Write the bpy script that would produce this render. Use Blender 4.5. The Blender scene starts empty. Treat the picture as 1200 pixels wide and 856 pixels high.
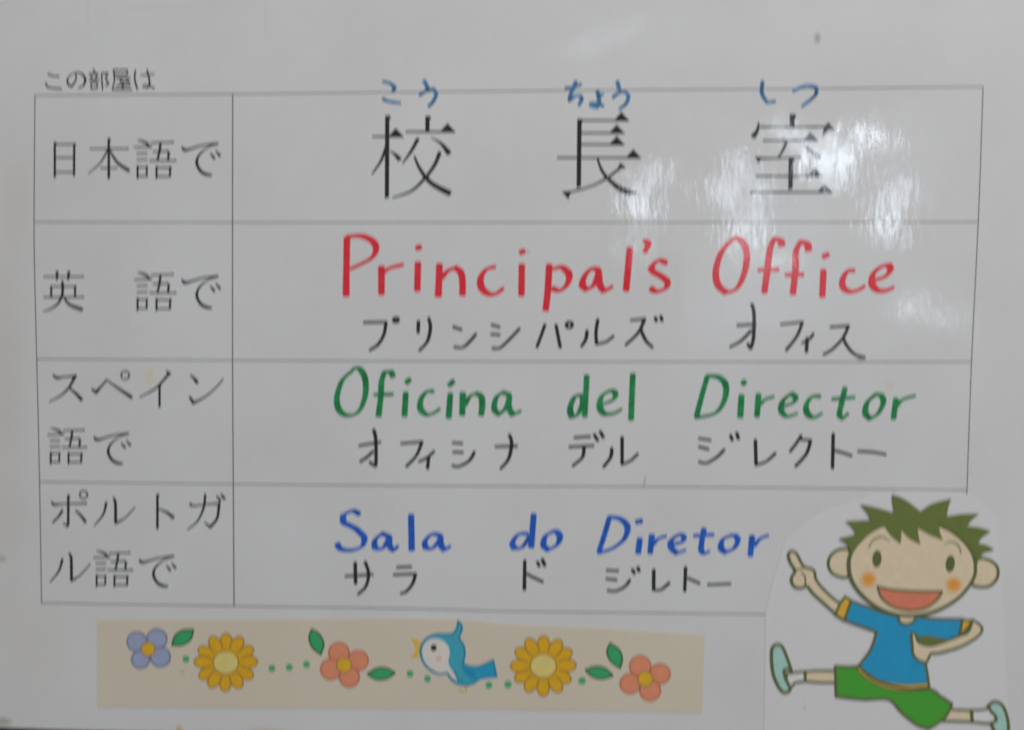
import bpy, math, random
from mathutils import Vector, Matrix
from mathutils.geometry import tessellate_polygon

random.seed(7)
scene = bpy.context.scene
col = scene.collection

# ------------------------------------------------------------------ camera
# The sign hangs in the plane y = 0 and faces -Y; units are metres.
LENS = 30.0
FPX = LENS / 36.0 * 1200.0
DIST = 0.2475
hx = Vector((27500, -98, 1000)).normalized()          # sign's horizontal, seen by the camera
hz = Vector((344, 20932, 1000)).normalized()          # sign's vertical, seen by the camera
hy = hz.cross(hx).normalized()
hz = hx.cross(hy).normalized()
R = Matrix((hx, hy, hz))                              # camera -> world rotation
fwd = R @ Vector((0, 0, -1))
CAM = -fwd * (DIST / 1.0)
cam_d = bpy.data.cameras.new('camera')
cam_d.lens = LENS
cam_d.sensor_width = 36
cam_d.clip_start = 0.01
cam_d.clip_end = 50
cam_d.dof.use_dof = True                              # a slightly missed focus
cam_d.dof.focus_distance = 2.6
cam_d.dof.aperture_fstop = 15.6
cam_d.dof.aperture_ratio = 3.6
cam = bpy.data.objects.new('camera', cam_d)
cam.matrix_world = Matrix.Translation(CAM) @ R.to_4x4()
col.objects.link(cam)
scene.camera = cam


def P(px, py):
    """point on the sign's plane (x, z) from measured sheet coordinates"""
    d = R @ Vector(((px - 600) / FPX, (428 - py) / FPX, -1))
    t = -CAM.y / d.y
    p = CAM + d * t
    return p.x, p.z


PXM = P(601, 428)[0] - P(600, 428)[0]                  # metres per measured unit

# ------------------------------------------------------------------ light
world = bpy.data.worlds.new('World')
scene.world = world
world.use_nodes = True
bg = world.node_tree.nodes['Background']
bg.inputs[0].default_value = (0.94, 0.965, 1.0, 1)
bg.inputs[1].default_value = 0.20


def mirror_dir(px, py):
    x, z = P(px, py)
    d = (Vector((x, 0, z)) - CAM).normalized()
    return Vector((x, 0, z)), Vector((d.x, -d.y, d.z))


def lamp(name, px, py, dist, w, h, radiance, color, rot=0):
    """an area lamp facing the sign"""
    p, d = mirror_dir(px, py)
    ld = bpy.data.lights.new(name, 'AREA')
    ld.shape = 'RECTANGLE'
    ld.size, ld.size_y = w, h
    ld.energy = radiance * math.pi * w * h
    ld.color = color
    o = bpy.data.objects.new(name, ld)
    loc = p + d * dist
    o.location = loc
    o.rotation_euler = (Vector((0, 0, 0)) - loc).to_track_quat('-Z', 'Y').to_euler()
    o.rotation_euler.rotate_axis('Z', rot)
    col.objects.link(o)
    return o


SKYC = (0.78, 0.90, 1.0)
# daylight through a window, broken up by the leaves outside it: many small bright gaps
rl = random.Random(11)
for px, py, w, h, rot, n, rad in (
        (752, 232, 22, 96, 0.25, 9, 15), (745, 292, 16, 60, 0.1, 4, 5), (868, 240, 62, 96, -0.1, 17, 13),
        (968, 188, 44, 52, 0.4, 9, 20), (926, 160, 22, 26, 0.4, 4, 12), (1012, 158, 16, 18, 0, 3, 18),
        (1030, 172, 16, 26, 0, 2, 9), (1040, 232, 24, 62, -0.4, 6, 12), (780, 205, 22, 12, 0, 3, 8),
        (1064, 366, 14, 6, 0, 2, 7), (1110, 378, 60, 8, 0, 4, 4), (1085, 350, 90, 6, 0.1, 3, 2.5), (905, 305, 60, 24, 0, 5, 5)):
    for k in range(n):
        a, r = rl.uniform(0, 6.283), math.sqrt(rl.random()) * 0.5
        u, v = w * r * math.cos(a), h * r * math.sin(a)
        u, v = u * math.cos(rot) + v * math.sin(rot), v * math.cos(rot) - u * math.sin(rot)
        lamp('window_gap_light', px + u, py + v, 2.6, rl.uniform(0.018, 0.05), rl.uniform(0.03, 0.09), 0.44 * rad * rl.uniform(0.6, 1.3), SKYC, rl.uniform(-0.5, 0.5))
lamp('glare_light', 700, 34, 2.6, 0.26, 0.045, 1.2, SKYC, 0.35)  # added lamp, only there to mirror as a faint streak near the top
for px, py, w, h, ra in ((900, 240, 0.75, 0.5, 0.35), (880, 300, 0.5, 0.5, 0.35), (960, 330, 0.7, 0.55, 0.3),
                         (850, 350, 0.35, 0.3, 0.3), (1000, 200, 0.5, 0.35, 0.35), (1090, 370, 0.35, 0.14, 0.5)):
    lamp('glare_light', px, py, 2.9, w, h, ra, SKYC, rl.uniform(-0.3, 0.3))  # added broad weak lamps that lay a faint veil over the film
# soft ceiling light of the room
cl = bpy.data.lights.new('ceiling_light', 'AREA')
cl.shape = 'RECTANGLE'
cl.size, cl.size_y = 0.7, 0.5
cl.energy = 11.0
cl.color = (1.0, 0.98, 0.97)
clo = bpy.data.objects.new('ceiling_light', cl)
clo.location = (0.45, -0.65, 0.95)
clo.rotation_euler = (Vector((0, 0, 0)) - clo.location).to_track_quat('-Z', 'Y').to_euler()
col.objects.link(clo)

scene.view_settings.view_transform = 'Standard'
scene.view_settings.look = 'None'
scene.view_settings.exposure = 0.0
scene.view_settings.gamma = 1
scene.render.engine = 'CYCLES'
scene.cycles.use_denoising = True

# ------------------------------------------------------------------ materials
def film_group():
    """relief of the laminating film: long waves and fine upright ripples"""
    g = bpy.data.node_groups.new('film_relief', 'ShaderNodeTree')
    g.interface.new_socket('Normal', in_out='OUTPUT', socket_type='NodeSocketVector')
    n, l = g.nodes, g.links
    out = n.new('NodeGroupOutput')
    geo = n.new('ShaderNodeNewGeometry')

    def noise(sx, sz, detail, dist, prev, strength=1.0, distort=0.0):
        mp = n.new('ShaderNodeMapping')
        mp.inputs['Scale'].default_value = (sx, 0.0, sz)
        l.new(geo.outputs['Position'], mp.inputs['Vector'])
        t = n.new('ShaderNodeTexNoise')
        t.inputs['Scale'].default_value = 1
        t.inputs['Detail'].default_value = detail
        t.inputs['Distortion'].default_value = distort
        l.new(mp.outputs[0], t.inputs['Vector'])
        b = n.new('ShaderNodeBump')
        b.inputs['Strength'].default_value = strength
        b.inputs['Distance'].default_value = dist
        l.new(t.outputs['Fac'], b.inputs['Height'])
        if prev:
            l.new(prev.outputs[0], b.inputs['Normal'])
        return b
    b = noise(14, 14, 1, 0.0006, None)
    b = noise(170, 70, 2, 0.00005, b)
    b = noise(620, 210, 3, 0.000016, b, 1.0, 0.9)
    l.new(b.outputs[0], out.inputs[0])
    return g


FILM = film_group()


def base_mat(name, rough=0.75):
    m = bpy.data.materials.new(name)
    m.use_nodes = True
    nt = m.node_tree
    b = nt.nodes['Principled BSDF']
    b.inputs['Roughness'].default_value = rough
    b.inputs['Specular IOR Level'].default_value = 0.15
    b.inputs['Coat Weight'].default_value = 1.0
    b.inputs['Coat Roughness'].default_value = 0.05
    b.inputs['Coat IOR'].default_value = 1.5
    f = nt.nodes.new('ShaderNodeGroup')
    f.node_tree = FILM
    nt.links.new(f.outputs[0], b.inputs['Coat Normal'])
    return m, nt, b


def ramp_noise(nt, c1, c2, scale, detail=3, lo=0.35, hi=0.65, sx=1, sz=1, w=0):
    geo = nt.nodes.new('ShaderNodeNewGeometry')
    mp = nt.nodes.new('ShaderNodeMapping')
    mp.inputs['Scale'].default_value = (scale * sx, scale, scale * sz)
    mp.inputs['Location'].default_value = (w, w * 0.7, w * 1.3)
    nt.links.new(geo.outputs['Position'], mp.inputs[0])
    t = nt.nodes.new('ShaderNodeTexNoise')
    t.inputs['Scale'].default_value = 1
    t.inputs['Detail'].default_value = detail
    nt.links.new(mp.outputs[0], t.inputs['Vector'])
    r = nt.nodes.new('ShaderNodeValToRGB')
    r.color_ramp.elements[0].position = lo
    r.color_ramp.elements[1].position = hi
    r.color_ramp.elements[0].color = (*c1, 1)
    r.color_ramp.elements[1].color = (*c2, 1)
    nt.links.new(t.outputs['Fac'], r.inputs[0])
    return r.outputs[0]


def mul(nt, a, b, fac=1.0, mode='MULTIPLY'):
    m = nt.nodes.new('ShaderNodeMixRGB')
    m.blend_type = mode
    if isinstance(fac, float):
        m.inputs[0].default_value = fac
    else:
        nt.links.new(fac, m.inputs[0])
    for s, v in ((m.inputs[1], a), (m.inputs[2], b)):
        if isinstance(v, tuple):
            s.default_value = (*v, 1)
        else:
            nt.links.new(v, s)
    return m.outputs[0]


def spot(nt, px, py, rx, ry, power=1.0):
    """0..1 soft spot on the sheet"""
    geo = nt.nodes.new('ShaderNodeNewGeometry')
    x, z = P(px, py)
    sub = nt.nodes.new('ShaderNodeVectorMath'); sub.operation = 'SUBTRACT'
    sub.inputs[1].default_value = (x, 0, z)
    nt.links.new(geo.outputs['Position'], sub.inputs[0])
    mp = nt.nodes.new('ShaderNodeVectorMath'); mp.operation = 'MULTIPLY'
    mp.inputs[1].default_value = (1 / (rx * PXM), 0, 1 / (ry * PXM))
    nt.links.new(sub.outputs[0], mp.inputs[0])
    g = nt.nodes.new('ShaderNodeVectorMath'); g.operation = 'LENGTH'
    nt.links.new(mp.outputs[0], g.inputs[0])
    r = nt.nodes.new('ShaderNodeMapRange')
    r.interpolation_type = 'SMOOTHSTEP'
    r.inputs['From Min'].default_value = 1.0
    r.inputs['From Max'].default_value = 0.1
    r.inputs['To Min'].default_value = 0
    r.inputs['To Max'].default_value = power
    nt.links.new(g.outputs['Value'], r.inputs['Value'])
    return r.outputs[0]


def paper_mat(name, c, stains=(), mottle=0.03, grain=0.05):
    m, nt, b = base_mat(name)
    lo = tuple(v * (1 - mottle) for v in c)
    a = ramp_noise(nt, (lo[0] * 1.012, lo[1], lo[2] * 0.985), c, 28, 3, 0.3, 0.7)
    g = ramp_noise(nt, (1 - grain,) * 3, (1, 1, 1), 3200, 2, 0.3, 0.7)
    a = mul(nt, a, g)
    a = mul(nt, a, ramp_noise(nt, (0.985, 1.0, 0.99), (1.0, 0.985, 1.0), 260, 2, 0.35, 0.65, w=3.0))
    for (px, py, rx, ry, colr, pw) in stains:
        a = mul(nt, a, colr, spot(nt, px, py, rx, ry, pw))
    nt.links.new(a, b.inputs['Base Color'])
    return m


def ink_mat(name, c, var=0.18, light=None):
    """ink with uneven density along the strokes"""
    m, nt, b = base_mat(name)
    hi = light or tuple(min(0.85, v * (1 + var) + 0.02 * var) for v in c)
    lo = tuple(v * (1 - var) for v in c)
    a = ramp_noise(nt, lo, hi, 420, 3, 0.3, 0.72, w=1.7)
    nt.links.new(a, b.inputs['Base Color'])
    return m


STAINS = [
    (958, 45, 6, 9, (0.45, 0.44, 0.45), 0.7),
    (175, 442, 9, 20, (1.0, 0.93, 0.66), 0.75),
    (210, 856, 7, 9, (0.9, 0.62, 0.25), 0.9),
    (4, 846, 16, 9, (0.62, 0.55, 0.48), 0.9),
    (2, 655, 9, 6, (0.6, 0.55, 0.5), 0.7),
    (310, 856, 40, 5, (0.9, 0.8, 0.68), 0.7),
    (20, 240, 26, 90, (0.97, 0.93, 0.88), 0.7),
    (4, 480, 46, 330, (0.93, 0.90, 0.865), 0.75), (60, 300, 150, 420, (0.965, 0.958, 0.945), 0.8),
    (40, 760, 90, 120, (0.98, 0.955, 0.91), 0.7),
    (1042, 453, 9, 10, (0.97, 0.9, 0.8), 0.7),
    (1008, 421, 7, 3, (0.35, 0.33, 0.33), 0.7),
    (1048, 579, 8, 5, (0.45, 0.45, 0.25), 0.7),
    (619, 295, 4, 5, (0.75, 0.72, 0.78), 0.7),
    (200, 8, 130, 4, (0.965, 0.965, 0.975), 0.9),
    (103, 8, 3, 60, (0.96, 0.96, 0.96), 0.9),
    (312, 5, 3, 60, (0.965, 0.965, 0.965), 0.9),
]
M = {}
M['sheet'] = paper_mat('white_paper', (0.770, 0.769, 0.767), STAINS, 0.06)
M['cutout'] = paper_mat('bright_white_paper', (0.788, 0.779, 0.782),
                        [(943, 829, 3, 6, (0.75, 0.75, 0.6), 0.7)], 0.012)
M['beige'] = paper_mat('beige_printed_paper', (0.765, 0.685, 0.545),
                       [(214, 788, 5, 5, (0.9, 0.72, 0.5), 0.7)], 0.05)
M['black_print'] = ink_mat('black_toner', (0.020, 0.020, 0.022))
M['line'] = ink_mat('grey_toner', (0.055, 0.055, 0.060), 0.3)
M['black_pen'] = ink_mat('black_felt_pen', (0.022, 0.021, 0.024), 0.2)
M['red'] = ink_mat('red_marker', (0.87, 0.030, 0.050), 0.14)
M['green'] = ink_mat('green_marker', (0.010, 0.25, 0.072), 0.35)
M['blue'] = ink_mat('blue_marker', (0.010, 0.115, 0.58), 0.28)
M['blue_grey'] = ink_mat('steel_blue_marker', (0.050, 0.19, 0.38), 0.45)
M['pencil'] = ink_mat('pencil', (0.38, 0.37, 0.37))
FLAT = {
    'skin': (0.82, 0.67, 0.46), 'hair': (0.160, 0.205, 0.048), 'shirt': (0.018, 0.345, 0.62),
    'shorts': (0.070, 0.40, 0.035), 'orange': (0.82, 0.46, 0.055), 'mouth': (0.76, 0.235, 0.14),
    'shoe': (0.42, 0.68, 0.60), 'olive': (0.125, 0.150, 0.055), 'brow': (0.34, 0.32, 0.17),
    'sunflower': (0.82, 0.45, 0.012), 'sun_line': (0.38, 0.20, 0.03), 'disc': (0.80, 0.66, 0.21),
    'periwinkle': (0.36, 0.42, 0.60), 'peri_line': (0.20, 0.20, 0.32), 'salmon': (0.86, 0.30, 0.165),
    'salmon_line': (0.55, 0.17, 0.09), 'leaf': (0.045, 0.42, 0.15), 'leaf_line': (0.010, 0.06, 0.03),
    'dot': (0.09, 0.42, 0.20), 'bird': (0.06, 0.42, 0.56), 'bird_dark': (0.015, 0.24, 0.40),
    'tail': (0.018, 0.36, 0.60), 'bird_white': (0.80, 0.74, 0.67), 'beak': (0.82, 0.52, 0.10),
    'bud': (0.84, 0.47, 0.02), 'bud_line': (0.36, 0.24, 0.10), 'sock': (0.80, 0.79, 0.79),
    'ink_black': (0.015, 0.015, 0.015), 'leg': (0.68, 0.47, 0.20),
}
for k, v in FLAT.items():
    M[k] = ink_mat(k + '_ink', v, 0.05)


def soft_mat(name, c1, c0, r):
    """printed blush that fades outwards from the piece's centre"""
    m, nt, b = base_mat(name)
    tc = nt.nodes.new('ShaderNodeTexCoord')
    g = nt.nodes.new('ShaderNodeVectorMath'); g.operation = 'LENGTH'
    nt.links.new(tc.outputs['Object'], g.inputs[0])
    mr = nt.nodes.new('ShaderNodeMapRange')
    mr.interpolation_type = 'SMOOTHSTEP'
    mr.inputs['From Min'].default_value = r
    mr.inputs['From Max'].default_value = r * 0.3
    nt.links.new(g.outputs['Value'], mr.inputs['Value'])
    nt.links.new(mul(nt, c0, c1, mr.outputs[0], 'MIX'), b.inputs['Base Color'])
    return m


M['blush'] = soft_mat('orange_blush', (0.85, 0.36, 0.05), FLAT['skin'], 12.5 * PXM)
M['bird_blush'] = soft_mat('pink_blush', (0.80, 0.52, 0.40), FLAT['bird_white'], 5 * PXM)


def wall_mat():
    m = bpy.data.materials.new('dark_wall')
    m.use_nodes = True
    nt = m.node_tree
    b = nt.nodes['Principled BSDF']
    b.inputs['Roughness'].default_value = 0.7
    nt.links.new(ramp_noise(nt, (0.035, 0.028, 0.022), (0.075, 0.06, 0.05), 60, 5, sx=4, sz=0.4), b.inputs['Base Color'])
    return m


# ------------------------------------------------------------------ mesh helpers
class MB:
    """collects flat printed shapes as faces; y = height above the sheet (towards the viewer)"""
    def __init__(self):
        self.v, self.f, self.mi, self.mats = [], [], [], []

    def mat(self, m):
        if m not in self.mats:
            self.mats.append(m)
        return self.mats.index(m)

    def build(self, name, parent=None, label=None, **tags):
        xs = [p[0] for p in self.v]; zs = [p[2] for p in self.v]
        ys = [p[1] for p in self.v]
        c = Vector(((min(xs) + max(xs)) / 2, max(ys), (min(zs) + max(zs)) / 2))
        me = bpy.data.meshes.new(name)
        me.from_pydata([Vector(p) - c for p in self.v], [], self.f)
        for m in self.mats:
            me.materials.append(M[m] if isinstance(m, str) else m)
        for p, i in zip(me.polygons, self.mi):
            p.material_index = i
        me.update()
        o = bpy.data.objects.new(name, me)
        col.objects.link(o)
        if parent is not None:
            o.parent = parent
            o.location = c - parent.location
        else:
            o.location = c
        if label:
            o['label'] = label
        for k, v in tags.items():
            o[k] = v
        return o


def turn(a, b, c):
    v1 = (b[0] - a[0], b[1] - a[1]); v2 = (c[0] - b[0], c[1] - b[1])
    a1 = math.atan2(v1[1], v1[0]); a2 = math.atan2(v2[1], v2[0])
    d = abs(a1 - a2)
    return math.degrees(min(d, 2 * math.pi - d))


def cr(p0, p1, p2, p3, t):
    return tuple(0.5 * ((2 * b) + (-a + c) * t + (2 * a - 5 * b + 4 * c - d) * t * t + (-a + 3 * b - 3 * c + d) * t ** 3)
                 for a, b, c, d in zip(p0, p1, p2, p3))


def smooth(pts, closed=False, corner=62, n=6):
    """Catmull-Rom through the points, sharp where the line turns by more than `corner` degrees"""
    N = len(pts)
    if N < 3 and not closed:
        return list(pts), []
    idx = range(N)
    cor = set()
    for i in idx:
        if closed or 0 < i < N - 1:
            if turn(pts[i - 1], pts[i], pts[(i + 1) % N]) > corner:
                cor.add(i)
    out, cid = [], []
    segs = N if closed else N - 1
    for i in range(segs):
        p1, p2 = pts[i], pts[(i + 1) % N]
        p0 = pts[i - 1] if (closed or i > 0) and i not in cor else p1
        p3 = pts[(i + 2) % N] if (closed or i + 2 < N) and (i + 1) % N not in cor else p2
        if i in cor:
            cid.append(len(out))
        for k in range(n):
            out.append(cr(p0, p1, p2, p3, k / n))
    if not closed:
        out.append(pts[-1])
    return out, cid


def ribbon(mb, pts, m, y, dy=1.5e-7, nib=None, caps=True):
    """pts = [(px, py, w)] in sheet units -> a flat inked stroke; returns y of its top"""
    pts = [p for i, p in enumerate(pts) if i == 0 or math.hypot(p[0] - pts[i - 1][0], p[1] - pts[i - 1][1]) > 0.05]
    if len(pts) < 2:
        return y
    mi = mb.mat(m)
    sec = []
    n = len(pts)
    dirs = []
    for i in range(n):
        a = pts[max(0, i - 1)]; b = pts[min(n - 1, i + 1)]
        L = math.hypot(b[0] - a[0], b[1] - a[1]) or 1
        dirs.append(((b[0] - a[0]) / L, (b[1] - a[1]) / L))

    def hw(i):
        if nib is None:
            return pts[i][2] / 2
        W, T, ang = nib
        nx, ny = -dirs[i][1], dirs[i][0]
        c, s = math.cos(ang), -math.sin(ang)
        return math.hypot(W / 2 * (nx * c + ny * s), T / 2 * (-nx * s + ny * c)) * pts[i][2]
    for i in range(n):
        w = hw(i)
        x, yy = pts[i][0], pts[i][1]
        if caps and i == 0:
            e = min(w, 1.6)
            for th in (80, 55, 28):
                t = math.radians(th)
                sec.append((x - dirs[0][0] * e * math.sin(t), yy - dirs[0][1] * e * math.sin(t), dirs[0], w * math.cos(t)))
        sec.append((x, yy, dirs[i], w))
        if caps and i == n - 1:
            e = min(w, 1.6)
            for th in (28, 55, 80):
                t = math.radians(th)
                sec.append((x + dirs[i][0] * e * math.sin(t), yy + dirs[i][1] * e * math.sin(t), dirs[i], w * math.cos(t)))
    base = len(mb.v)
    for k, (x, yy, d, w) in enumerate(sec):
        nx, ny = -d[1], d[0]
        for s in (-1, 1):
            X, Z = P(x + nx * w * s, yy + ny * w * s)
            mb.v.append((X, -(y + k * dy), Z))
        if k:
            b = base + 2 * k
            mb.f.append((b - 2, b, b + 1, b - 1))
            mb.mi.append(mi)
    return y + len(sec) * dy + 1e-6


def stroke(mb, pts, m, y, nib=None, closed=False, corner=62, caps=True):
    s, cid = smooth(pts, closed, corner)
    if closed:
        s = s + [s[0]]
        cid = [c for c in cid if c]
    cuts = [0] + [c for c in cid if 0 < c < len(s) - 1] + [len(s) - 1]
    for a, b in zip(cuts[:-1], cuts[1:]):
        y = ribbon(mb, s[a:b + 1], m, y, nib=nib, caps=caps)
    return y


def fill(mb, pts, m, y, corner=62, sm=True):
    s = smooth([(p[0], p[1]) for p in pts], True, corner)[0] if sm else [(p[0], p[1]) for p in pts]
    xz = [P(*p) for p in s]
    mi = mb.mat(m)
    base = len(mb.v)
    for X, Z in xz:
        mb.v.append((X, -y, Z))
    for t in tessellate_polygon([[Vector((a, b, 0)) for a, b in xz]]):
        a, b, c = (Vector(xz[i]) for i in t)
        if (b - a).cross(c - a) < 0:                   # face the viewer (-Y)
            t = (t[0], t[2], t[1])
        mb.f.append(tuple(base + i for i in t))
        mb.mi.append(mi)
    return y + 1.5e-6


def parse(fr, txt):
    ox, oy, s = fr
    res = []
    for tok in txt.split():
        v = [float(a) for a in tok.split(',')]
        res.append((ox + v[0] / s, oy + v[1] / s) + ((v[2] / s,) if len(v) > 2 else ()))
    return res


def circ(fr, cx, cy, rx, ry=None, n=14, rot=0):
    ry = ry or rx
    ox, oy, s = fr
    c, sn = math.cos(rot), math.sin(rot)
    out = []
    for k in range(n):
        a = 2 * math.pi * k / n
        x, y = rx * math.cos(a), ry * math.sin(a)
        out.append((ox + (cx + x * c - y * sn) / s, oy + (cy + x * sn + y * c) / s))
    return out


# ------------------------------------------------------------------ things
def thing(name, label, cat, px, py, y=0.0):
    o = bpy.data.objects.new(name, None)
    o.empty_display_size = 0.02
    X, Z = P(px, py)
    o.location = (X, -y, Z)
    o['label'] = label
    o['category'] = cat
    col.objects.link(o)
    return o


def slab(name, outline, m, front, thick, parent, label=None, sm=False, back_m=None):
    """a sheet of paper or film with real thickness"""
    mb = MB()
    s = smooth(outline, True, 40)[0] if sm else outline
    fill(mb, s, m, front, sm=False)
    n = len(s)
    mi = mb.mat(m)
    base = len(mb.v)
    for d in (front, front - thick):
        for p in s:
            X, Z = P(*p)
            mb.v.append((X, -d, Z))
    for k in range(n):
        a, b = base + k, base + (k + 1) % n
        mb.f.append((a, b, b + n, a + n)); mb.mi.append(mi)
    mb.f.append(tuple(base + n + k for k in range(n))); mb.mi.append(mi)
    return mb.build(name, parent, label)


# wall behind the sign
wm = wall_mat()
mb = MB(); i = mb.mat(wm)
W = 0.45
for x, y, z in ((-W, 0.0018, -W), (W, 0.0018, -W), (W, 0.0018, W), (-W, 0.0018, W),
                (-W, 0.02, -W), (W, 0.02, -W), (W, 0.02, W), (-W, 0.02, W)):
    mb.v.append((x, y, z))
for f in ((0, 1, 2, 3), (7, 6, 5, 4), (0, 4, 5, 1), (1, 5, 6, 2), (2, 6, 7, 3), (3, 7, 4, 0)):
    mb.f.append(f); mb.mi.append(i)
mb.build('wall', kind='structure')

sign = thing('laminated_sign', 'white laminated room sign with a ruled table of printed and handwritten words in four languages', 'sign', 600, 860)
slab('paper_sheet', [(-22, -30), (1232, -36), (1228, 869), (1200, 868.5), (900, 866), (600, 862), (300, 859), (150, 857), (60, 854.8), (0, 852.6), (-20, 852.2)],
     'sheet', 0.0, 0.00035, sign)
INK = 1.2e-5

# ---- ruling of the table
def ruling(pts, w=1.05):
    mb = MB()
    ribbon(mb, smooth([(a, b, w) for a, b in pts], corner=180)[0], 'line', 4e-6 + ruling.k * 1.2e-6, dy=0, caps=False)
    ruling.k += 1
    mb.build('ruling_line', sign)


ruling.k = 0
ruling([(41, 112), (273, 110.5), (500, 108), (700, 106), (920, 104.4), (1152, 102)], 1.1)
ruling([(40.5, 260.4), (273, 261), (700, 261), (1146, 260.5)])
ruling([(43.2, 421), (273, 422.6), (500, 423.6), (760, 424.2), (1138.5, 424.5)])
ruling([(46.5, 565), (273, 567.6), (500, 569.6), (760, 570.8), (980, 572.6), (1133, 575)])
ruling([(48.7, 707), (273, 710.6), (500, 714), (590, 716.6), (850, 719.6), (940, 721)])
ruling([(41, 112), (40, 240), (40.2, 300), (42.9, 415), (45, 500), (47, 600), (48.7, 707)], 1.05)
ruling([(272.7, 110.5), (272.5, 260), (272.6, 430), (273.4, 570), (274.3, 710.5)], 1.2)
ruling([(1152, 102), (1148, 220), (1144.5, 300), (1138.5, 424), (1133, 578), (1132.6, 590)], 1.0)

# ---- printed characters: H = thin bar with its end triangle, V = upright, G = filled shape, O = ring, else stroke x,y,w
def printed(name, label, fr, txt, hw=1.9, uro=None, vcut=0.0):
    mb = MB()
    bold = 1.55 if fr[2] == 8 else 1.3
    y = INK
    s = fr[2]
    for part in txt.split(';'):
        part = part.strip()
        if not part:
            continue
        kind, rest = part[0], part[1:]
        if kind == 'H':
            p = parse(fr, rest)
            u = uro if uro else 2.6
            a, b = p[0], p[1]
            y = ribbon(mb, [(a[0], a[1], hw), (b[0] - u, b[1], hw)], 'black_print', y, caps=False)
            y = fill(mb, [(b[0] - u * 1.7, b[1] + hw / 2), (b[0] - u * 0.85, b[1] - u * 0.85), (b[0], b[1] + hw / 2)], 'black_print', y, sm=False)
        elif kind == 'B':                      # plain thin bar
            p = parse(fr, rest)
            y = ribbon(mb, [(q[0], q[1], hw) for q in p], 'black_print', y, caps=False)
        elif kind == 'V':                      # x,y1,w  x,y2
            a, b = parse(fr, rest)
            w = a[2] * (1.35 if fr[2] == 8 else 1.15)
            y = fill(mb, [(a[0] - w / 2, a[1] + vcut), (a[0] + w / 2, a[1] + vcut), (a[0] + w * 0.95, a[1] + vcut + w * 0.55),
                          (a[0] + w / 2, a[1] + vcut + w), (b[0] + w / 2, b[1] - vcut - w * 0.25), (b[0] - w / 2, b[1] - vcut)], 'black_print', y, sm=False)
        elif kind == 'G':
            y = fill(mb, parse(fr, rest), 'black_print', y, sm=False)
        elif kind == 'O':                      # cx,cy,r
            v = [float(t) for t in rest.strip().split(',')]
            y = stroke(mb, [(q[0], q[1], hw) for q in circ(fr, *v)], 'black_print', y, closed=True, caps=False)
        else:
            y = stroke(mb, [(p[0], p[1], p[2] * bold) for p in parse(fr, part)], 'black_print', y)
    return mb.build(name, sign, label)


A, B, C, D = (0, 60, 4), (0, 260, 4), (0, 420, 4), (0, 560, 4)
GO = ("646,418,5 668,424,9 690,434,11; B 628,452 712,450; 690,438,8 700,444,7 712,451,4; B 640,481 692,480; B 640,511 692,510;"
      "V 645,536,9 645,600; B 648,545 688,545; V 688,538,8 688,592; B 648,587 688,587;"
      "H 706,430 818,428; 752,434,9 748,470,9 738,512,8; H 716,472 794,470; V 791,474,9 788,512; H 700,514 830,514;"
      "V 734,538,9 734,600; B 738,547 797,547; V 798,540,9 797,594; B 738,588 797,588")
DE = ("854,452,8 866,464,13 890,460,9 950,442,7 1020,434,9; 1018,436,7 975,452,5 935,486,8 922,524,11 940,562,12 965,578,13 990,582,9;"
      "986,480,5 1004,502,11; 1012,468,5 1030,490,11")
printed('kanji', 'printed character 日', A, "V 257,426,10 257,596; B 260,438 347,438; V 348,432,10 347,588; B 260,500 347,500; B 260,568 347,568")
printed('kanji', 'printed character 本', A, "V 510,408,11 510,602; H 420,458 607,458; 503,468,7 470,525,6 415,574,4; 514,465,6 550,522,11 603,560,14; B 470,549 552,549")
printed('kanji', 'printed character 語 in the top row', A, GO)
printed('kana', 'printed character で in the top row', A, DE)
printed('kanji', 'printed character 英', B, "H 203,258 397,258; V 267,230,10 267,276; V 322,230,10 320,276; V 240,300,9 240,352; B 244,304 350,304; V 352,298,9 352,352;"
        "293,282,10 293,335,10 275,380,9 240,408,7 205,420,5; 297,350,5 325,388,11 384,412,14; H 203,354 397,354")
printed('kanji', 'printed character 語 in the second row', (0, 215, 4), GO)
printed('kana', 'printed character で in the second row', (0, 215.5, 4), DE)
printed('kana', 'printed character ス', C, "250,80,8 268,92,12 300,88,7 352,84,9; 354,82,12 325,135,9 285,175,7 232,204,5; 325,140,7 355,165,11 382,194,14")
printed('kana', 'printed character ペ', C, "432,146,8 450,160,14 475,132,8 500,102,8; 500,102,6 550,138,9 616,183,14; O 587,80,19")
printed('kana', 'printed character イ', C, "780,60,6 796,74,12; 790,76,11 740,132,8 700,160,7 655,182,5; V 748,118,10 748,232")
printed('kana', 'printed character ン', C, "893,80,6 910,95,11 924,114,14; 890,183,9 908,210,14; 906,210,11 960,182,7 1010,140,6 1046,98,5")
printed('kanji', 'printed character 語 in the third row', (-92.1, 403.7, 4.255), GO)
printed('kana', 'printed character で in the third row', (-92.8, 405, 4.2), DE)
printed('kana', 'printed character ポ', D, "243,115,8 256,127,11 300,123,6 405,121,8; V 320,80,11 320,218; 320,215,11 316,228,9 298,214,5; 292,155,10 275,182,9 248,210,7; 356,155,7 380,178,10 400,206,12; O 392,80,18")
printed('kana', 'printed character ル in the first line of the fourth row', D, "498,118,10 484,172,8 442,225,5; 532,95,8 541,120,11 542,212,11; 544,212,10 585,190,6 632,140,5")
printed('kana', 'printed character ト', D, "V 738,76,11 738,244; 746,148,6 780,162,10 812,186,14")
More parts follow.
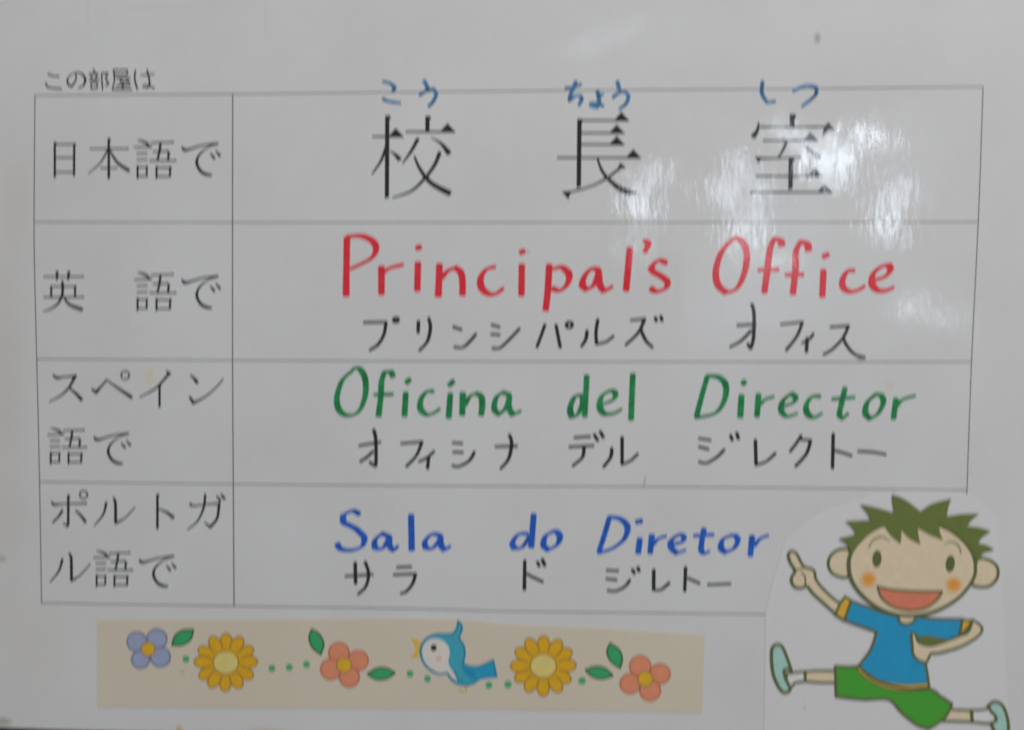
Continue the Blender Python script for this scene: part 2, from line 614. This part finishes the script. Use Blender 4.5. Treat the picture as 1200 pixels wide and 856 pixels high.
printed('kana', 'printed character ガ', D, "893,124,11 905,132,8 960,126,6 1030,120,8; 1027,122,11 1018,190,10 985,232,11 960,210,5; 962,80,9 955,140,9 925,205,7 880,242,5; 1016,86,6 1032,106,11; 1036,76,6 1052,98,11")
printed('kana', 'printed character ル in the last line of the fourth row', D, "292,384,10 276,438,8 236,488,5; 325,356,8 334,380,11 335,482,11; 337,482,10 375,458,6 422,406,5")
printed('kanji', 'printed character 語 in the fourth row', (-38.3, 547.5, 4.255), GO)
printed('kana', 'printed character で in the fourth row', (-39.8, 548.75, 4.2), DE)
SM = (45, 75, 8)
printed('kana', 'small printed character こ above the table', SM, "92,95,12 130,112,11 190,120,12; 70,185,12 100,222,12 215,236,11", 2.2)
printed('kana', 'small printed character の above the table', SM, "350,90,9 352,150,10 310,214,14 280,192,14 275,140,10 330,88,8 400,90,12 440,145,16 420,205,12 375,228,8", 2.2)
printed('kanji', 'small printed character 部 above the table', SM, "516,55,11 532,88,11; B 472,96 565,94; 490,108,9 506,140,10; 550,106,9 535,142,9; B 474,152 575,150; V 492,176,10 497,246; B 496,182 552,180; V 552,178,10 552,236; B 498,232 550,230;"
        "V 592,86,11 602,252; B 596,92 655,88; 652,90,9 630,135,10; 632,138,10 658,190,12 628,208,7", 2.2)
printed('kanji', 'small printed character 屋 above the table', SM, "B 706,58 832,58; V 832,56,11 834,104; B 706,102 834,102; 704,58,11 714,150,10 694,235,8; B 730,134 862,134; 785,138,8 762,168,8; B 760,172 852,170; 830,150,7 856,182,11; B 730,204 862,204; V 792,172,11 792,242; B 690,242 880,242", 2.2)
printed('kana', 'small printed character は above the table', SM, "908,65,11 904,150,11 928,238,12; 962,110,8 1010,106,9 1085,98,9; 1018,58,11 1036,130,12 1042,195,12 1020,230,9 978,214,8 1010,198,9 1085,228,12", 2.2)
K1, K2, K3 = (400, 80, 4.755), (600, 80, 4.755), (820, 80, 4.755)
printed('kanji', 'large printed character 校', K1, "H 172,382 352,382; V 256,264,21 254,728; 250,440,14 222,515,12 172,590,7; 270,462,4 300,482,14 324,508,22;"
        "V 480,266,21 480,354; H 358,355 640,355; 426,396,17 390,462,14 342,530,7; 500,386,4 555,420,13 600,474,25;"
        "548,472,18 520,540,16 465,615,14 390,685,11 288,722,7; 408,494,9 440,565,15 500,640,20 604,698,26", 2.4, 12)
printed('kanji', 'large printed character 長', K2, "V 376,282,22 372,668; H 385,292 658,292; H 385,362 632,362; H 385,426 632,426; H 252,500 724,500;"
        "G 590,548 606,528 638,555 610,562; 608,552,12 540,605,11 450,655,9 325,692,9; G 276,688 332,684 314,732;"
        "476,504,8 505,578,14 560,640,18 630,686,26 690,694,8", 2.4, 12)
printed('kanji', 'large printed character 室', K3, "V 515,256,24 515,328; 328,302,5 322,345,15 298,382,24; B 330,328 720,328; G 692,328 716,302 754,344 718,348 682,384; H 352,404 664,404;"
        "484,412,12 458,468,12 440,492,8; G 306,492 350,496 328,530; 325,504,12 440,502,8 560,496,6; 580,430,5 625,468,13 664,502,26; V 508,502,22 505,680; H 312,602 690,602; H 278,692 744,692", 2.4, 12)

# ---- handwriting
MARK = (8.8, 4.2, math.radians(24))


def written(name, label, fr, txt, m, nib, rings=()):
    mb = MB()
    y = INK
    for part in txt.split(';'):
        if part.strip():
            q = parse(fr, part)
            k = 1.55 if len(q) == 2 and math.dist(q[0], q[1]) < 8.5 and nib[0] > 6 else 1.0   # dots are pressed harder
            y = stroke(mb, [(p[0], p[1], k * random.uniform(0.94, 1.06)) for p in q], m, y, nib=nib)
    for cx, cy, r in rings:
        y = stroke(mb, [(q[0], q[1], 1) for q in circ(fr, cx, cy, r, n=9)], m, y, nib=nib, closed=True, caps=False)
    return mb.build(name, sign, label)


E1, E2, E3 = (380, 260, 5), (600, 260, 5), (820, 260, 5)
S1, S2, S3 = (380, 420, 5), (640, 420, 5), (860, 420, 5)
P1, P2 = (380, 580, 4), (660, 580, 4.615)
RED = [
    ('P', E1, "133,92 130,270 128,434; 135,88 215,84 280,112 304,160 270,218 155,276"),
    ('r', E1, "335,264 335,426; 345,300 385,272 460,252"),
    ('i', E1, "549,240 545,404; 540,156 565,148"),
    ('n', E1, "675,250 672,340 668,438; 690,330 722,290 765,270 798,295 810,350 810,430"),
    ('c', E1, "1000,265 950,280 917,330 922,388 965,424 1010,420 1048,390"),
    ('i', E1, "1158,252 1155,432; 1148,182 1172,172"),
    ('p', E2, "218,252 210,400 197,520; 238,278 290,268 335,310 322,368 282,402 238,392"),
    ('a', E2, "515,288 470,276 430,312 412,368 438,398 480,370 508,300; 508,292 515,370 540,408 588,380"),
    ('l', E2, "692,152 668,405"),
    ('apostrophe', E2, "772,114 798,116 796,144 778,178"),
    ('s', E2, "905,242 862,228 822,258 818,290 870,318 915,350 900,390 850,408 812,392"),
    ('O', E3, "195,102 130,172 95,282 105,368 155,416 218,390 265,290 275,182 248,115 205,96"),
    ('f', E3, "482,142 475,108 435,102 412,162 395,290 378,416; 345,284 460,280"),
    ('f', E3, "638,170 632,128 592,118 562,180 560,290 545,424; 505,312 605,310"),
    ('i', E3, "725,284 718,440; 722,206 754,192"),
    ('c', E3, "905,286 865,292 837,340 840,385 880,410 930,400 965,378"),
    ('e', E3, "1030,342 1085,322 1122,282 1105,252 1060,266 1015,310 1010,368 1045,402 1095,403 1135,385"),
]
for ch, fr, t in RED:
    written('letter', f'red letter {ch}' if ch != 'apostrophe' else 'red apostrophe', fr, t, 'red', MARK)
GREEN = [
    ('O', S1, "165,72 105,132 74,230 88,305 140,336 203,310 240,220 240,122 208,64 172,60"),
    ('f', S1, "405,108 388,78 352,82 335,140 332,220 318,340; 295,214 400,212"),
    ('i', S1, "478,202 470,340; 480,145 502,124"),
    ('c', S1, "640,194 600,198 567,240 564,298 600,330 640,322 675,298"),
    ('i', S1, "739,208 729,350; 730,160 758,134"),
    ('n', S1, "812,204 808,332; 825,275 852,226 890,206 922,230 925,290 918,334"),
    ('a', S1, "1088,218 1045,200 1006,235 997,300 1025,328 1065,290 1088,222; 1086,222 1082,290 1106,332 1150,310"),
    ('d', S2, "208,216 165,230 140,298 152,346 186,328 212,270 215,225; 238,102 226,342"),
    ('e', S2, "330,270 390,245 412,207 375,192 325,225 314,288 345,326 400,322 440,300"),
    ('l', S2, "508,94 497,360"),
    ('D', S2, "945,106 915,210 880,346; 945,104 1010,112 1053,160 1043,250 990,322 880,350"),
    ('i', S2, "1145,218 1137,346; 1150,152 1166,136"),
    ('r', S3, "145,212 135,342; 155,270 185,242 232,226"),
    ('e', S3, "285,285 345,262 368,232 335,208 288,250 276,304 310,340 370,324"),
    ('c', S3, "505,224 455,228 423,280 433,328 470,346 515,325"),
    ('t', S3, "652,174 632,260 615,335 638,352 668,326; 578,240 705,230"),
    ('o', S3, "825,216 782,260 770,322 800,355 848,320 876,256 862,220 832,212"),
    ('r', S3, "950,238 935,355; 955,280 990,242 1060,220"),
]
for ch, fr, t in GREEN:
    written('letter', f'green letter {ch}', fr, t, 'green', (7.9, 3.6, math.radians(24)))
BLUE = [
    ('S', P1, "165,90 130,76 88,96 88,130 148,160 190,200 178,240 130,260 78,254 60,230"),
    ('a', P1, "308,198 270,182 237,215 238,252 275,250 302,205; 306,198 306,240 325,260 345,242"),
    ('l', P1, "407,95 410,260"),
    ('a', P1, "548,192 505,186 472,220 477,252 512,248 546,202; 546,196 546,235 565,258 590,242"),
    ('d', P1, "952,182 910,187 882,225 892,252 930,244 962,196; 982,92 970,246"),
    ('o', P1, "1075,172 1037,195 1025,238 1050,259 1090,235 1105,197 1088,174 1070,172"),
    ('D', P2, "250,122 225,210 192,312; 250,120 310,132 348,175 330,238 270,288 192,316"),
    ('i', P2, "415,238 405,316; 395,148 425,142"),
    ('r', P2, "480,218 470,316; 485,270 515,238 555,224"),
    ('e', P2, "595,266 640,256 658,228 625,217 583,250 585,288 615,316 660,300"),
    ('t', P2, "762,184 750,250 744,303 765,316 790,306; 708,222 812,216"),
    ('o', P2, "905,222 864,242 853,288 880,312 925,288 948,246 930,222 905,220"),
    ('r', P2, "1022,224 1012,330; 1035,275 1065,238 1108,220"),
]
for ch, fr, t in BLUE:
    written('letter', f'blue letter {ch}', fr, t, 'blue', (7.9, 3.6, math.radians(24)))
PEN = (4.4, 3.4, 0.1)
KATA = [
    ('プ', E1, "234,591 362,588 350,660 315,720 268,752", [(420, 576, 13)]),
    ('リ', E1, "552,584 550,650; 612,566 622,620 605,700 558,754", []),
    ('ン', E1, "757,617 803,633; 764,735 810,737 850,705 888,660", []),
    ('シ', E1, "982,605 1025,617; 980,660 1026,663; 987,742 1030,739 1085,690 1143,628", []),
    ('パ', E2, "193,604 170,670 146,734; 258,606 272,680 283,736", [(336, 605, 17)]),
    ('ル', E2, "440,640 432,690 407,730; 503,574 492,650 496,717 550,704 594,672", []),
    ('ズ', E2, "697,578 778,570 740,650 667,722; 757,640 785,698 823,736; 840,562 846,582; 872,554 879,580", []),
    ('オ', E3, "305,484 318,540 315,680 298,744 282,716; 222,608 326,602; 300,640 240,700 180,733", []),
    ('フ', E3, "477,602 602,588 570,670 507,752", []),
    ('ィ', E3, "666,658 640,690 602,710; 630,682 625,762", []),
    ('ス', E3, "767,618 872,610 840,680 780,745 727,778; 838,682 870,738 910,778 965,796", []),
    ('オ', S1, "290,420 302,480 303,618 295,630 267,610; 207,512 328,492; 285,547 250,580 212,605", []),
    ('フ', S1, "452,500 573,490 540,570 482,633", []),
    ('ィ', S1, "643,547 600,585 557,605; 612,582 605,646", []),
    ('シ', S1, "754,496 806,500; 757,550 810,552; 752,630 790,634 850,600 880,550", []),
    ('ナ', S1, "1004,518 1128,515; 1085,450 1098,500 1080,590 1034,646", []),
    ('デ', S2, "167,465 256,459; 137,520 276,513; 222,522 213,580 157,630; 282,448 302,482; 317,430 335,464", []),
    ('ル', S2, "385,528 378,580 337,636; 445,464 445,622 495,600 536,562", []),
    ('ジ', S2, "897,470 963,481; 897,520 950,533; 897,608 940,614 1000,580 1043,537; 1080,452 1091,480; 1116,438 1127,472", []),
    ('レ', S3, "126,480 130,626 190,605 243,558", []),
    ('ク', S3, "394,454 365,500 330,546; 390,476 450,481 425,560 362,632", []),
    ('ト', S3, "582,444 578,645; 590,541 640,555 688,571", []),
    ('long vowel bar', S3, "730,546 810,550 888,564", []),
    ('サ', P1, "100,382 226,374; 145,319 147,416; 192,316 208,370 195,430 160,465", []),
    ('ラ', P1, "342,340 406,338; 327,375 428,371 415,415 385,453 360,463", []),
    ('ド', P1, "940,309 938,444; 950,371 985,390 1023,407; 999,316 1008,334; 1022,303 1034,332", []),
    ('ジ', P2, "237,409 296,412; 234,455 287,461; 242,518 285,521 335,495 360,462; 374,406 386,426; 403,393 411,413", []),
    ('レ', P2, "490,407 489,516 530,513 573,477", []),
    ('ト', P2, "662,393 657,520; 675,452 705,465 736,479", []),
    ('long vowel bar', P2, "784,487 903,482", []),
]
for ch, fr, t, rg in KATA:
    written('kana', f'handwritten black {ch}', fr, t, 'black_pen', PEN, rg)
F6, F11 = (440, 80, 6.667), (650, 85, 10.9)
FUR = [
    ('こ', F6, "62,106 110,118 152,150 136,184; 60,240 100,260 193,274"),
    ('う', F6, "380,98 410,158; 347,212 400,176 450,162 474,200 455,255 417,298"),
    ('ち', F11, "270,118 238,210 196,300 192,365; 140,200 225,192 335,152; 200,350 260,305 325,300 345,345 310,420"),
    ('ょ', F11, "545,235 562,310 566,400 540,448 470,432 462,400 520,398 620,428; 572,292 615,284"),
    ('う', F11, "802,118 822,218; 745,322 800,275 880,248 945,290 920,390 832,468"),
    ('し', K3, "350,76 346,140 375,192 418,186"),
    ('つ', K3, "522,128 590,98 648,106 645,150 572,212"),
]
for ch, fr, t in FUR:
    written('kana', f'small handwritten blue {ch}', fr, t, 'blue_grey', (5.0, 3.6, 0.2))
mb = MB()
ribbon(mb, [(757, 556, 0.6), (755.5, 563, 1.3), (754, 572, 0.8)], 'pencil', INK)
mb.build('pencil_mark', sign)

# ------------------------------------------------------------------ cut-out helpers
def piece(name, parent, pts, m, y, line=None, lw=1.6, corner=62, label=None, closed_line=True, fillit=True, extra=()):
    mb = MB()
    if fillit:
        y = fill(mb, pts, m, y, corner)
    if line:
        lw = lw + 0.5 if line == 'olive' else lw
        y = stroke(mb, [(p[0], p[1], lw) for p in pts], line, y, closed=closed_line, corner=corner)
    for e, w in extra:
        y = stroke(mb, [(p[0], p[1], w) for p in e], line or m, y, corner=corner)
    return mb.build(name, parent, label)


TH = 1.0e-4                                             # thickness of the pasted papers
LAY = [TH + 4e-6]


def nxt(step=1.6e-5):
    LAY[0] += step
    return LAY[0]


# ---- floral strip
strip = thing('flower_strip', 'long beige paper strip printed with flowers and leaves, pasted below the ruled table', 'paper strip', 470, 833, TH)
slab('strip_paper', [(114, 726), (250, 726.4), (350, 725.6), (480, 724.2), (545, 726), (590, 731), (700, 736), (826, 744), (823, 835.5), (700, 833.5), (600, 832), (340, 830), (114, 828.5)],
     'beige', TH, TH, strip)
F1, F2, F3 = (100, 710, 4.8), (340, 710, 4.8), (580, 710, 4.444)


def flower(fr, centre, petals, m, line, cr_, label):
    LAY[0] = TH + 4e-6
    # centre is the flower (part); petals its sub-parts
    y0 = LAY[0]
    mb = MB()
    yc = y0 + 1.1e-4
    c = circ(fr, *centre, cr_)
    yc = fill(mb, c, 'bud', yc)
    stroke(mb, [(p[0], p[1], 1.3) for p in c], 'bud_line', yc, closed=True, caps=False)
    f = mb.build('flower', strip, label)
    fw = Vector(strip.location) + Vector(f.location)
    for k, (x, yy, r) in enumerate(petals):
        mb = MB()
        c = circ(fr, x, yy, r)
        yl = fill(mb, c, m, y0 + k * 2.2e-5)
        stroke(mb, [(p[0], p[1], 1.7) for p in c], line, yl, closed=True, caps=False)
        o = mb.build('petal')
        wl = Vector(o.location)
        o.parent = f
        o.location = wl - fw
    return f


flower(F1, (355, 243), [(292, 203, 56), (404, 187, 56), (312, 302, 50), (424, 288, 55)], 'periwinkle', 'peri_line', 38, 'grey-blue four petal flower with yellow centre')
flower(F2, (305, 332), [(275, 265, 58), (384, 308, 56), (230, 357, 58), (334, 400, 56)], 'salmon', 'salmon_line', 42, 'coral four petal flower left of the bird')
flower(F3, (783, 380), [(756, 315, 55), (860, 355, 52), (704, 405, 52), (808, 440, 54)], 'salmon', 'salmon_line', 39, 'coral four petal flower at the right end')


def sunflower(fr, cx, cy, RX, RY, dr, label):
    y0 = TH + 4e-6
    mb = MB()
    c = circ(fr, cx, cy, dr, dr * 0.92, n=18)
    yc = fill(mb, c, 'disc', y0 + 1.5e-4)
    stroke(mb, [(p[0], p[1], 1.5) for p in c], 'sun_line', yc, closed=True, caps=False)
    f = mb.build('sunflower', strip, label)
    fw = Vector(strip.location) + Vector(f.location)
    for k in range(12):
        a = math.radians(90 + 30 * k + random.uniform(-2, 2))
        q = random.uniform(0.97, 1.02)
        px_, py_ = cx + RX * 0.70 * q * math.cos(a), cy - RY * 0.70 * q * math.sin(a)
        c = circ(fr, px_, py_, RX * 0.285, RX * 0.185, n=12, rot=-a)
        mb = MB()
        yl = fill(mb, c, 'sunflower', y0 + (k % 2) * 2.5e-5)
        stroke(mb, [(p[0], p[1], 1.5) for p in c], 'sun_line', yl, closed=True, caps=False)
        o = mb.build('petal')
        wl = Vector(o.location)
        o.parent = f
        o.location = wl - fw
    # the pale base of the petals round the disc
    mb = MB()
    fill(mb, circ(fr, cx, cy, dr * 1.22, dr * 1.14, n=18), 'sunflower', y0 + 1.1e-4)
    o = mb.build('petal_base')
    wl = Vector(o.location)
    o.parent = f
    o.location = wl - fw


sunflower(F1, 792, 318, 179, 164, 72, 'golden twelve petal flower near the left end')
sunflower(F3, 252, 312, 172, 156, 69, 'golden twelve petal flower right of the bird')
LAY[0] = TH + 4e-6
for fr, t in ((F1, "488,222 505,168 548,138 610,135 592,192 542,222"),
              (F2, "122,132 165,160 190,215 172,276 125,235 107,180"),
              (F2, "434,385 485,352 540,350 592,378 545,410 485,415"),
              (F3, "600,194 648,230 663,278 652,326 603,290 583,240"),
              (F3, "470,335 520,316 575,326 615,365 560,382 508,370")):
    piece('leaf', strip, parse(fr, t), 'leaf', LAY[0], 'leaf_line', 1.8, corner=75)
for fr, x, y in ((F1, 567, 300), (F1, 1050, 352), (F1, 1148, 346), (F2, 93, 330), (F2, 675, 383), (F2, 773, 411), (F2, 1118, 447), (F3, 68, 410), (F3, 453, 391)):
    piece('green_dot', strip, circ(fr, x, y, 20, n=10), 'dot', LAY[0])

# ---- bird (a part of the strip's print)
BD = (470, 720, 8.56)
y = TH + 4e-6
mb = MB()
body = parse(BD, "572,66 608,112 608,170 584,236 628,310 640,400 622,492 680,520 760,527 850,497 922,458 960,626 860,634 785,650 730,690 660,710 580,702 510,662 460,595 380,600 300,565 232,495 196,400 206,310 260,238 340,202 430,198 500,198 545,165 566,120")
y1 = fill(mb, body, 'bird', y, corner=75)
stroke(mb, [(p[0], p[1], 2.2) for p in body], 'bird_dark', y1, closed=True, corner=75)
bird = mb.build('bird', strip, 'light blue bird with white face, open orange beak and raised crest')
bw = Vector(strip.location) + Vector(bird.location)


def bsub(name, fn):
    m_ = MB(); fn(m_)
    o = m_.build(name)
    wl = Vector(o.location)
    o.parent = bird
    o.location = wl - bw


bsub('beak', lambda m_: fill(m_, parse(BD, "85,226 208,268 188,330 188,400 165,440 84,436 150,365 122,290"), 'beak', TH + 3e-6, corner=50))
bsub('leg', lambda m_: stroke(m_, parse(BD, "650,715,18 650,775,20 575,768,22"), 'leg', TH + 3.2e-6))
bsub('face', lambda m_: fill(m_, parse(BD, "216,335 262,265 340,242 420,265 478,330 488,400 474,480 500,545 540,605 565,668 505,628 465,578 390,588 310,552 242,482 214,402"), 'bird_white', y + 4e-5))
bsub('tail', lambda m_: stroke(m_, parse(BD, "925,462,20 958,622,20"), 'bird_dark', fill(m_, parse(BD, "770,532 850,502 918,464 950,622 860,628 790,640"), 'tail', y + 3e-5)))
bsub('wing', lambda m_: stroke(m_, parse(BD, "544,575,14 562,632,13 620,665,10"), 'bird_dark', stroke(m_, parse(BD, "612,535,10 665,575,20 725,600,30"), 'bird_dark', fill(m_, parse(BD, "620,500 690,530 780,535 770,640 720,660 640,600"), 'tail', y + 4.2e-5))))
bsub('eye', lambda m_: fill(m_, circ(BD, 328, 336, 30, 33, n=12), 'ink_black', y + 6e-5))
bsub('cheek', lambda m_: fill(m_, circ(BD, 380, 440, 40, 34, n=14), 'bird_blush', y + 6e-5))

# ---- boy cut-out
boy = thing('boy_cutout', 'white paper cut-out of a leaping cartoon boy with green hair, pasted at the lower right', 'paper cut-out', 1040, 862, TH)
slab('backing_paper', [(920, 634), (941, 616), (963, 601), (1000, 589), (1046, 577), (1090, 575.5), (1136, 580), (1152, 592), (1167, 607), (1171, 660), (1177, 760), (1182, 866.5), (1040, 864.5), (895, 862.6), (896, 800), (897, 716), (908, 672)],
     'cutout', TH, TH, boy)
B1, B2, B4, B2B, B3B = (880, 560, 2.89), (950, 570, 5.217), (1000, 640, 3.965), (890, 620, 7.06), (890, 740, 7.06)
LAY[0] = TH + 4e-6
OL = 'olive'
piece('ear', boy, parse(B2, "240,392 172,388 118,430 108,490 142,540 225,556 300,480"), 'skin', nxt(), OL, 3.3)
piece('ear', boy, parse(B2, "1005,448 1080,448 1138,492 1138,562 1080,614 985,602 940,520"), 'skin', nxt(), OL, 3.3)
piece('leg', boy, parse(B3B, "378,332 500,325 640,328 640,424 500,424 378,412"), 'skin', nxt(), OL, 2.8)
piece('sock', boy, parse(B3B, "222,352 290,340 372,332 378,412 300,424 272,450 252,468 225,420"), 'sock', nxt(), OL, 2.8)
piece('shoe', boy, parse(B3B, "142,108 185,125 222,205 262,322 228,312 200,322 214,390 252,468 235,500 190,500 142,430 108,330 98,200 106,135"), 'shoe', nxt(), OL, 3.4, corner=80)
piece('leg', boy, parse(B4, "430,758 545,763 549,816 400,812"), 'skin', nxt(), OL, 2.8)
piece('sock', boy, parse(B4, "549,763 600,760 640,750 668,790 640,822 552,816"), 'sock', nxt(), OL, 2.8)
piece('shoe', boy, parse(B4, "624,742 655,722 692,742 714,800 718,862 700,885 660,880 650,850 636,822 662,808 655,785 636,765"), 'shoe', nxt(), OL, 3.4, corner=80)
piece('shorts', boy, parse(B1, "285,638 330,640 370,640 420,660 598,712 640,738 680,765 655,812 600,850 560,835 510,795 465,750 380,750 288,740"), 'shorts', nxt(), OL, 2.8, corner=45)
piece('arm', boy, parse(B2B, "700,600 640,598 520,490 462,410 456,360 430,330 385,318 350,290 305,205 265,182 238,205 250,268 292,345 264,400 268,448 300,482 350,486 392,472 450,540 600,676 640,710"), 'skin', nxt(), OL, 3.0, corner=70,
      extra=((parse(B2B, "292,345 325,332 368,322"), 1.8), (parse(B2B, "345,362 375,395 376,465"), 1.9)), label='raised arm with the index finger pointing up')
piece('shirt', boy, parse(B1, "338,416 400,440 470,463 500,464 520,466 560,470 620,477 716,478 710,505 700,540 650,556 590,560 572,590 590,630 602,708 530,714 450,696 400,672 364,636 405,580 425,522 400,512 315,482"), 'shirt', nxt(), OL, 2.7, corner=50)
piece('shirt_hem', boy, parse(B1, "362,632 400,664 455,690 530,700 602,694 606,714 530,722 455,710 395,682 360,650"), 'orange', nxt(), OL, 0.9, corner=50)
piece('sleeve_cuff', boy, parse(B1, "318,402 340,416 314,482 284,462 300,428"), 'orange', nxt(), OL, 2.5, corner=45)
piece('sleeve_cuff', boy, parse(B1, "714,479 748,484 728,512 706,530"), 'orange', nxt(), OL, 2.5, corner=45)
piece('sleeve_shade', boy, parse(B4, "285,418 340,414 420,428 450,436 400,452 330,452"), 'hair', nxt())
piece('arm', boy, parse(B4, "552,342 588,368 594,395 560,430 490,468 400,494 358,500 338,536 305,532 276,502 272,460 266,402 286,408 302,446 350,460 400,450 480,420 530,398"), 'skin', nxt(), OL, 2.7, corner=70,
      label='bent arm with the fist held at the chest')
piece('neck', boy, parse(B4, "205,318 240,308 288,318 280,346 245,362 214,350"), 'skin', nxt(), OL, 2.5)
ylayer = nxt()
piece('head', boy, parse(B2, "232,480 240,420 275,360 350,285 450,235 600,215 780,238 900,305 980,400 1003,490 985,575 900,680 770,757 640,788 520,782 400,735 300,650 245,562"), 'skin', ylayer, OL, 3.6)
nxt()
piece('mouth', boy, parse(B2, "405,610 500,630 650,640 800,640 770,690 700,742 600,758 500,735 430,680"), 'mouth', nxt(), OL, 2.2, corner=50)
piece('eye', boy, circ(B2, 402, 442, 28, 52, rot=0.06), 'olive', nxt())
piece('eye', boy, circ(B2, 849, 472, 28, 52, rot=0.10), 'olive', LAY[0])
piece('cheek', boy, circ(B2, 350, 568, 54), 'blush', LAY[0])
piece('cheek', boy, circ(B2, 870, 600, 54), 'blush', LAY[0])
mb = MB(); stroke(mb, parse(B2, "352,372,10 378,330,13 430,306,13 478,332,6"), 'brow', LAY[0]); mb.build('eyebrow', boy)
mb = MB(); stroke(mb, parse(B2, "810,352,5 860,338,13 900,362,13 915,405,10"), 'brow', LAY[0]); mb.build('eyebrow', boy)
piece('hair', boy, parse(B2, "236,416 228,362 168,316 225,305 278,290 248,245 210,212 285,208 368,206 340,155 298,108 400,130 508,162 500,100 494,48 570,78 668,152 740,105 856,74 838,125 828,182 930,168 1028,166 985,200 952,242 1030,252 1098,274 1050,305 1018,345 1075,360 1120,386 1050,408 1015,470 985,400 920,320 850,262 778,238 788,285 806,328 730,298 652,255 655,300 668,356 600,318 550,265 550,310 545,350 490,305 445,240 360,285 285,350"), 'hair', nxt(3e-5), corner=45)
